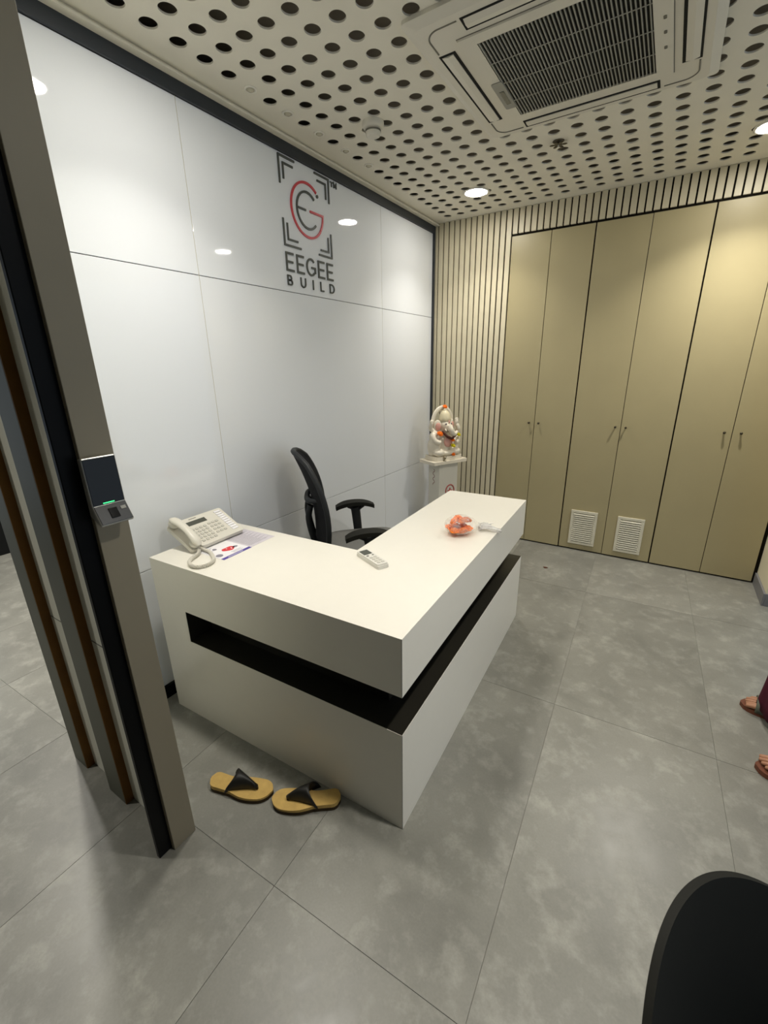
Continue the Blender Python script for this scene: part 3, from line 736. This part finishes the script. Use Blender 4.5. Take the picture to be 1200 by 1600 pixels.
for k in range(5):
    a = 2*PI*k/5+.3; c_, s_ = math.cos(a), math.sin(a)
    lg_ = MB().tube([(.03*c_, .03*s_, .125), (.16*c_, .16*s_, .105), (.27*c_, .27*s_, .075)], [.028, .022, .016], 10).build('base_leg', M['chairblack'], ch)
    cs = MB(); n_ = Vector((-s_, c_, 0)); p = Vector((.27*c_, .27*s_, .0265))
    for e in (-1, 1): cs.cyl(p+n_*e*.008, p+n_*e*.024, .026, n=18)
    cs.cyl(p+Vector((0,0,.02)), p+Vector((0,0,.055)), .010, n=10)
    cs.build('caster', M['chairblack'], lg_)

# ================================================================ STATUE AND PEDESTAL
PB = math.atan2(.3195, .1615)          # direction of the slab's long side
pc = Vector((.280, 2.520, 0)); PRZ = PB-PI/2
pe = thing('marble_pedestal', 'white marble pedestal column in the far corner under the statue', 'pedestal', (pc.x, pc.y, 0), PRZ)
# local y = long side; local +x = statue's front
MB().rbox((-.105, -.18, .715), (.105, .18, .741), .012).build('top_slab', M['marble'], pe, .006, 3)
MB().rbox((-.075, -.10, .03), (.075, .10, .715), .004).build('column', M['pedestal'], pe, .003)
MB().rbox((-.10, -.125, 0), (.10, .125, .03), .006).build('plinth', M['pedestal'], pe, .004)
wv = [(.0758-.012*0, 0, 0)]
MB().tube([(.012*math.sin(k*.75)+.0, -.1004, .66-.14*k/24) for k in range(25)], .0035, 6, flat=.35, upref=(0,1,0)).build('wavy_motif', M['motifbrown'], pe)
mo = MB().tube([(.0754, .02+.045*math.cos(a), .47+.05*math.sin(a)) for a in [2*PI*k/24 for k in range(25)]], .006, 6)
mo.tube([(.0754, -.005, .47), (.0754, .045, .47)], .006, 6); mo.tube([(.0754, .02, .445), (.0754, .02, .495)], .006, 6)
mo.build('red_motif', M['motifred'], pe)
SZ = .7415
stt = thing('ganesha_statue', 'white marble elephant-headed deity statue seated on the corner pedestal', 'statue', (pc.x, pc.y, SZ), PRZ)
MB().rbox((-.085, -.14, .0), (.085, .14, .034), .02).build('statue_base', M['marble'], stt, .006, 3)
b = MB()
for s_ in (-1, 1):
    b.ell((-.012, s_*.098, .105), (.066, .046, .085)); b.ell((-.02, s_*.085, .19), (.045, .045, .05)); b.ell((.045, s_*.085, .065), (.045, .052, .034))
b.ell((.03, 0, .06), (.058, .10, .032)); b.ell((.012, 0, .135), (.058, .068, .07)); b.ell((-.005, 0, .205), (.048, .088, .045))
b.ell((-.045, 0, .15), (.03, .11, .11)); b.ell((.018, 0, .285), (.048, .052, .054)); b.ell((.045, 0, .27), (.035, .036, .04))
tr = spline([(.07, 0, .285), (.092, .0, .255), (.096, .012, .228), (.090, .036, .216), (.082, .060, .222), (.078, .078, .238)], 6)
b.tube(tr, [.027-.015*k/(len(tr)-1) for k in range(len(tr))], 12)
b.tube(spline([(0, .085, .225), (.02, .118, .215), (.035, .122, .250), (.03, .110, .285)], 6), [.024-.006*k/18 for k in range(19)], 12)
b.ell((.03, .108, .305), (.012, .022, .028)); 
for q in range(4): b.tube([(.03, .094+q*.0095, .318), (.03, .092+q*.0105, .345-.004*abs(q-1.5))], .0058, 8)
b.tube(spline([(0, -.085, .225), (.015, -.125, .205), (.04, -.12, .165), (.07, -.085, .150)], 6), [.026-.006*k/18 for k in range(19)], 12)
b.tube(spline([(0, .09, .215), (.02, .125, .185), (.055, .10, .150), (.08, .06, .145)], 6), [.024-.005*k/18 for k in range(19)], 12)
b.tube(spline([(-.01, -.08, .235), (-.02, -.125, .26), (-.01, -.125, .31)], 6), [.020-.004*k/12 for k in range(13)], 12); b.ell((-.01, -.124, .318), (.014, .018, .02))
b.tube([(.055, .03, .255), (.085, .05, .245)], [.008, .004], 8); b.tube([(.055, -.03, .255), (.085, -.042, .245)], [.008, .004], 8)
remesh(b.build('body', M['marble'], stt), .0045, 2)
for s_ in (-1, 1):
    e = MB().ell((.004, s_*.074, .285), (.012, .036, .048), 18, 12, Matrix.Rotation(s_*.35, 3, 'Z')); e.build('ear', M['marble'], stt)
    MB().ell((.015, s_*.076, .278), (.008, .024, .034), 16, 10, Matrix.Rotation(s_*.35, 3, 'Z')).build('inner_ear', M['pinkmarble'], stt)
    MB().ell((.058, s_*.027, .300), (.006, .010, .006), 12, 8).build('eye', M['eye'], stt)
MB().ell((.060, 0, .150), (.014, .045, .045)).build('painted_belly', M['pinkmarble'], stt)
MB().ell((.066, 0, .318), (.006, .008, .012)).build('forehead_mark', M['pinkmarble'], stt)
cr = MB().lathe([(.050, .322), (.054, .335), (.049, .350), (.046, .366), (.036, .388), (.022, .402), (.014, .408), (.016, .416), (.001, .424)], (.006, 0, 0), 24); cr.build('crown', M['goldpaint'], stt)
MB().tube([(-.03, .098*math.cos(a), .305+.120*math.sin(a)) for a in [PI*(-.05+1.1*k/30) for k in range(31)]], [.020]*31, 12, flat=.6, upref=(1,0,0)).build('halo_arch', M['marble'], stt)
# flowers laid on the statue
Rz = Matrix.Rotation(PRZ, 3, 'Z')
def sw(p): q = Rz @ Vector(p); return (pc.x+q.x, pc.y+q.y, SZ+p[2])
for p, r, mt, lab in (((.0, .004, .437), .020, 'orange', 'orange marigold laid on top of the statue crown'),
                      ((.082, .040, .047), .018, 'orange', 'orange marigold at the feet of the statue'),
                      ((.086, .025, .170), .019, 'orange', 'orange marigold on the belly of the statue'),
                      ((.092, .028, .122), .021, 'yellow', 'yellow-green flower in the lap of the statue'),
                      ((.055, -.085, .226), .026, 'orange', 'large orange flower below the left-hand ear of the statue'),
                      ((.064, .105, .205), .020, 'yellow', 'yellow sweet held by the raised right-hand side of the statue')):
    f_ = marigold(MB(), (0,0,0), r, int(r*1e4), (.6, 0, .8)).build('marigold', M[mt]); f_.location = sw(p); f_.rotation_euler = (0, 0, PRZ)
    tag(f_, lab.replace('yellow sweet held by', 'small yellow flower near'), 'flower', 'flowers laid on the statue')
ga = MB(); gp = spline([(.050, -.052, .235), (.075, -.035, .208), (.092, -.008, .190), (.096, .012, .185), (.090, .040, .200), (.080, .066, .222), (.07, .078, .236)], 4)
for k, p in enumerate(gp): ga.ell(p, (.0105, .0105, .0105), 10, 7, None, .08, k)
go = ga.build('garland', M['garland']); go.location = (pc.x, pc.y, SZ); go.rotation_euler = (0, 0, PRZ)
tag(go, 'dark maroon bead garland round the neck of the statue', 'garland')
cup = MB().lathe([(.012, 0), (.013, .003), (.006, .007), (.005, .014), (.012, .020), (.014, .032), (.011, .040), (.009, .036), (.001, .024)], n=20).build('oil_lamp_cup', M['silver'])
cup.location = sw((.094, -.060, -.0002)); tag(cup, 'tiny silver cup at the front edge of the pedestal slab', 'cup')

# ================================================================ FLIP-FLOPS
def outline(s_):    # half widths (inner, outer) along s 0 heel .. 1 toe
    hw_ = .0335-.0035*math.sin(PI*min(1, s_/.55))+.0105*max(0, math.sin(PI*min(1, max(0, (s_-.38)/.62))))
    if s_ < .12: hw_ *= math.sqrt(max(0.02, 1-((.12-s_)/.12)**2))
    if s_ > .84: hw_ *= math.sqrt(max(0.02, 1-((s_-.84)/.16)**2))
    return hw_
def flip_flop(label, loc, rz, mirror):
    t = thing('flip_flop', label, 'sandal', loc, rz, 'pair of tan flip-flops')
    Ls = .25; N = 26
    def ring(z, k): 
        A = []; B = []
        for i in range(N+1):
            s_ = i/N; h = outline(s_)*k; c = .010*math.sin(s_*PI)*mirror*-1
            A.append(((s_-.5)*Ls, c+h)); B.append(((s_-.5)*Ls, c-h))
        return B+A[::-1]
    def zt(x): s_ = x/Ls+.5; return .004*math.cos(s_*PI)
    for nm, z0, z1, k, mm in (('outsole', .0, .014, 1.0, 'soleside'), ('footbed', .0142, .026, .985, 'sole')):
        r = ring(0, k); n = len(r); mb = MB()
        mb.add([(x, y, z0) for x, y in r]+[(x, y, z1+zt(x)*(1 if nm == 'footbed' else 0)) for x, y in r], [(i, (i+1) % n, n+(i+1) % n, n+i) for i in range(n)])
        q = [[(r[i][0], r[i][1]+(r[n-1-i][1]-r[i][1])*j/6, z1+(zt(r[i][0]) if nm == 'footbed' else 0)+(.0 if nm != 'footbed' else -.0025*math.sin(PI*j/6))) for j in range(7)] for i in range(N+1)]
        mb.grid([row[::-1] for row in q][::-1]); mb.add([(x, y, z0) for x, y in r], [tuple(range(n-1, -1, -1))])
        mb.build(nm, M[mm], t, 0)
    toe = Vector((.066, .006*mirror*-1, .0))
    mb = MB(); rows_o = []; rows_i = []
    for i in range(13):            # across: from one side over the instep to the other
        a = i/12; y = .042*math.cos(PI*a); z = .020+.054*math.sin(PI*a)**.75
        row = []
        for j in range(9):         # from the instep edge to the toe post
            f_ = j/8
            base = Vector((-.048+.034*math.sin(PI*a), y*1.0, z))
            edge = Vector((toe.x, toe.y+y*.22, .030+.008*math.sin(PI*a)))
            p = base.lerp(edge, f_)
            sag = .010*math.sin(PI*f_)*math.sin(PI*a)
            pull = 1-.06*math.sin(PI*f_)
            row.append(Vector((p.x, toe.y*f_+(y*(1-f_)**1.45+y*.16*f_), p.z+sag)))
        rows_o.append(row)
    mb.grid(rows_o); so = mb.build('strap', M['strap'], t); s2 = so.modifiers.new('solid', 'SOLIDIFY'); s2.thickness = .004; s2.offset = 0
    MB().tube([toe+Vector((.0, 0, .022)), toe+Vector((0, 0, .036))], .005, 8).build('toe_post', M['strap'], t)
    return t
flip_flop('tan flip-flop with black strap, left one, heel towards the partition', (.700, -.138, .0), math.radians(21), 1)
flip_flop('tan flip-flop with black strap, right one, heel against the desk', (.943, -.050, .0), math.radians(32+180), -1)

# ================================================================ CARD READER
cr_ = thing('access_control_terminal', 'black fingerprint and face access terminal on the taupe end post', 'card reader', (.685, -.376, 1.23))
# local: x outwards from post, y across, z up
def rprof(dx): return [(0+.006, .080), (.024+dx, .082), (.028+dx, -.034), (.054+dx, -.076), (.050+dx, -.082), (.006, -.060)]
def side_prism(prof, y0, y1): 
    mb = MB(); n = len(prof)
    mb.add([(x, y0, z) for x, z in prof]+[(x, y1, z) for x, z in prof], [tuple(range(n)), tuple(range(2*n-1, n-1, -1))]+[(i, n+i, n+(i+1) % n, (i+1) % n) for i in range(n)]); return mb
side_prism(rprof(0), -.039, .039).build('housing', M['readeredge'], cr_, .004, 3)
MB().box((.0002, -.03, -.055), (.006, .03, .07)).build('wall_plate', M['readergrey'], cr_)
side_prism([(.0235, .079), (.0255, .079), (.0292, -.033), (.0272, -.033)], -.0365, .0365).build('screen', M['readerblack'], cr_, .0008)
side_prism([(.0278, -.0345), (.0298, -.0340), (.0546, -.0745), (.0526, -.0757)], -.0365, .0365).build('sensor_shelf', M['readergrey'], cr_, .0008)
side_prism([(.0284, -.0285), (.0298, -.0285), (.0300, -.0305), (.0286, -.0305)], -.014, .012).build('status_light', M['greenled'], cr_)
nv = Vector((.0405, 0, .0248)).normalized(); tv = Vector((.0248, 0, -.0405)).normalized(); cs_ = Vector((.0422, 0, -.0543))
MB().obox(cs_+nv*.0012+Vector((0, .0, 0)), tv, (0,1,0), nv, (.013, .010, .0012)).build('fingerprint_window', M['readerblack'], cr_, .0006)
MB().obox(cs_+nv*.001+Vector((0, .025, 0))-tv*.008, tv, (0,1,0), nv, (.004, .006, .0006)).build('card_icon', M['acbar'], cr_)

# ================================================================ VISITOR CHAIRS
def visitor_chair(label, loc, rz):
    t = thing('visitor_chair', label, 'chair', loc, rz, 'matt black visitor chairs')
    def bpt(i, j, off):
        a = (j-.5)*2; z = .40+.4215*i
        wd = .241*(1-.06*max(0, (i-.5)/.5)**2)
        zz = z-.110*abs(a)**2*i**2.0
        return (-.215-.096*i+.084*a*a+off, a*wd, zz)
    slab(bpt, 28, 44, .010).build('backrest', M['shell'], t)
    slab(lambda i, j, off: ((i-.45)*.46, (j-.5)*.47*(1-.12*abs(2*i-1)**4), .445-.02*math.cos((j-.5)*PI)+.02*abs(2*j-1)**2+off), 14, 14, .035).build('seat', M['shell'], t)
    for sx in (-1, 1):
        for sy in (-1, 1): MB().tube([(.15*sx, .15*sy, .43), (.21*sx, .21*sy, .001)], [.015, .011], 12).build('leg', M['chairblack'], t)
    return t
v1 = visitor_chair('matt black chair with rounded back nearest the camera at bottom right', (2.228, -.467, 0), -.423)
v2 = dup(v1, (2.97, 1.16, 0), PI, 'matt black chair that the person in maroon sits on')

# ================================================================ PERSON seated at the right edge
pr = thing('person', 'person in maroon clothes and sandals seated at the right edge', 'person', (2.85, 1.16, 0))
def skin(name, V_, E_, material, parent, sub=2, root=0):
    me = bpy.data.meshes.new(name); me.from_pydata([v[:3] for v in V_], E_, []); me.update(); me.materials.append(material)
    o = link(name, me, parent); md = o.modifiers.new('skin', 'SKIN'); md.use_smooth_shade = True
    o.modifiers.new('sub', 'SUBSURF').levels = sub; o.modifiers['sub'].render_levels = sub
    for i, v in enumerate(V_):
        sv = me.skin_vertices[0].data[i]; r = v[3]; sv.radius = (r, r) if not hasattr(r, '__len__') else r; sv.use_root = (i == root)
    return o
V_ = []; E_ = []
def pv(x, y, z, r, par=None):
    V_.append((x, y, z, r)); i = len(V_)-1
    if par is not None: E_.append((par, i))
    return i
p0 = pv(.06, 0, .60, .105); s1 = pv(.07, 0, .70, .115, p0); s2_ = pv(.06, 0, .86, .125, s1); s3 = pv(.05, 0, 1.0, .11, s2_); nk = pv(.04, 0, 1.08, .052, s3); nk2 = pv(.03, 0, 1.13, .05, nk)
hd0 = pv(.02, 0, 1.20, .078, nk2); hd1 = pv(.02, 0, 1.27, .088, hd0); hd2 = pv(.03, 0, 1.34, .062, hd1)
feet = ((.185, (-.338, .165, .085), (-.538, .195)), (-.185, (-.33, -.215, .085), (-.535, -.185)))
for sgn, (hy, ank, toe) in zip((1, -1), feet):
    hip = pv(.03, sgn*.09, .59, .085, p0); kn = pv(-.36, hy, .565, .060, hip); an = pv(*ank, .036, kn)
    tv_ = Vector((toe[0]-ank[0], toe[1]-ank[1], 0)).normalized(); nv_ = Vector((-tv_.y, tv_.x, 0)); a0 = Vector(ank)
    hl = a0-tv_*.04; hl.z = .052; pv(hl.x, hl.y, hl.z, .026, an)
    mid = a0+tv_*.075; mid.z = .056; md_ = pv(mid.x, mid.y, mid.z, .030, an)
    for q in range(5):
        off = (q-2)*.0172; bl = a0+tv_*(.128-abs(q-1.2)*.006)+nv_*off; bl.z = .038
        ln = (.052, .050, .046, .040, .032)[q if sgn < 0 else 4-q]*1.0
        big = (q == 0 and sgn < 0) or (q == 4 and sgn > 0)
        if big: ln = .055
        b_ = pv(bl.x, bl.y, bl.z, .0125 if big else .0095, md_)
        e1 = bl+tv_*ln*.55; e2 = bl+tv_*ln
        m_ = pv(e1.x, e1.y, .036, .011 if big else .0085, b_); pv(e2.x, e2.y, .030, .009 if big else .0072, m_)
for sgn in (1, -1):
    sh = pv(.05, sgn*.165, 1.0, .058, s3); el_ = pv(-.01, sgn*.225, .75, .043, sh); wr = pv(-.23, sgn*.14, .625, .029, el_)
    pm = pv(-.30, sgn*.12, .615, .032, wr)
    for q in range(4):
        a = pv(-.345, sgn*(.12+(q-1.5)*.019), .612, .0095, pm); b2 = pv(-.385+.004*abs(q-1), sgn*(.12+(q-1.5)*.020), .606, .0085, a); pv(-.412+.006*abs(q-1), sgn*(.12+(q-1.5)*.020), .594, .0075, b2)
    a = pv(-.275, sgn*.075, .618, .011, wr); pv(-.315, sgn*.06, .612, .009, a)
skin('body', V_, E_, M['skin'], pr)
# clothing: tunic, loose trousers
CV = [(.06, 0, .62, .128), (.07, 0, .72, .15), (.06, 0, .88, .155), (.05, 0, 1.0, .14), (.045, 0, 1.055, .085), (.05, .175, .99, .078), (.01, .222, .80, .066), (.05, -.175, .99, .078), (.01, -.222, .80, .066), (-.12, .11, .60, .098), (-.12, -.11, .60, .098)]
skin('tunic', CV, [(0,1),(1,2),(2,3),(3,4),(3,5),(5,6),(3,7),(7,8),(0,9),(0,10)], M['maroon'], pr)
TV = [(.05, 0, .60, .118)]; TE = []
for sgn, (hy, ank, toe) in zip((1, -1), feet):
    i = len(TV); TV += [(.03, sgn*.09, .59, .098), (-.36, hy, .565, .082)]; TE += [(0, i), (i, i+1)]
skin('trousers', TV, TE, M['maroon'], pr)
for sgn, (hy, ank, toe) in zip((1, -1), feet):
    rows = []
    for q in range(15):
        t = q/14; c = Vector((-.375, hy, .60)).lerp(Vector((ank[0]-.002, ank[1]-.012, .034)), t); r = .084+.044*t*t
        rows.append([c+Vector((r*math.cos(a)*(1+.05*t*math.sin(7*a)), r*math.sin(a)*(1.08+.05*t*math.sin(5*a+1)), .008*t*math.sin(4*a))) for a in [2*PI*k/40 for k in range(40)]])
    lo_ = MB().grid(rows[::-1], True, True).build('trouser_leg', M['maroon'], pr); q = lo_.modifiers.new('solid', 'SOLIDIFY'); q.thickness = .004
hr = MB().ell((.045, 0, 1.315), (.105, .102, .10), 24, 14); hr.ell((.11, 0, 1.24), (.06, .07, .075))
hr.build('hair', M['hair'], pr)
MB().ell((-.078, 0, 1.262), (.022, .014, .026), 12, 8).build('nose', M['skin'], pr)
for s_ in (-1, 1):
    MB().ell((-.062, s_*.032, 1.285), (.010, .013, .007), 12, 8).build('eye', M['eye'], pr); MB().ell((.02, s_*.09, 1.265), (.018, .010, .028), 12, 8).build('ear', M['skin'], pr)
MB().ell((-.062, 0, 1.215), (.012, .024, .007), 12, 8).build('mouth', M['pinkmarble'], pr)
for k, (sgn, (hy, ank, toe)) in enumerate(zip((1, -1), feet)):
    tv_ = Vector((toe[0]-ank[0], toe[1]-ank[1], 0)).normalized(); nv_ = Vector((-tv_.y, tv_.x, 0)); a0 = Vector((ank[0], ank[1], 0))
    so = MB(); pts = []
    for i in range(21):
        s_ = i/20; pts.append((a0+tv_*(-.075+.258*s_), outline(s_)*1.02))
    poly = [p-nv_*h for p, h in pts]+[p+nv_*h for p, h in reversed(pts)]
    so.prism([(p.x, p.y) for p in poly], .001, .020)
    so = so.build('sandal', M['brownstrap'], pr, .003, label='sandal with grey-green strap' if k == 0 else 'sandal with brown strap')
    c = a0+tv_*.112; rw = []
    for i in range(13):
        a = PI*i/12; rw.append([c+tv_*dx+nv_*.049*math.cos(a)+Vector((0, 0, .018+.056*math.sin(a)**.7-.35*dx*math.sin(a))) for dx in (-.022, -.011, 0, .010, .020)])
    so2 = MB().grid(rw).build('strap', M['greystrap' if k == 0 else 'brownstrap'], so); q = so2.modifiers.new('solid', 'SOLIDIFY'); q.thickness = .004; q.offset = 1
# a small coin-like scrap lying on the floor by the wardrobe
sc = MB().prism([(.016*math.cos(a)*(1+.25*math.sin(3*a)), .011*math.sin(a)) for a in [2*PI*k/14 for k in range(14)]], .0, .003).build('floor_scrap', M['garland'])
sc.location = (1.238, 2.365, .0003); tag(sc, 'small dark scrap lying on the floor beyond the desk', 'scrap')
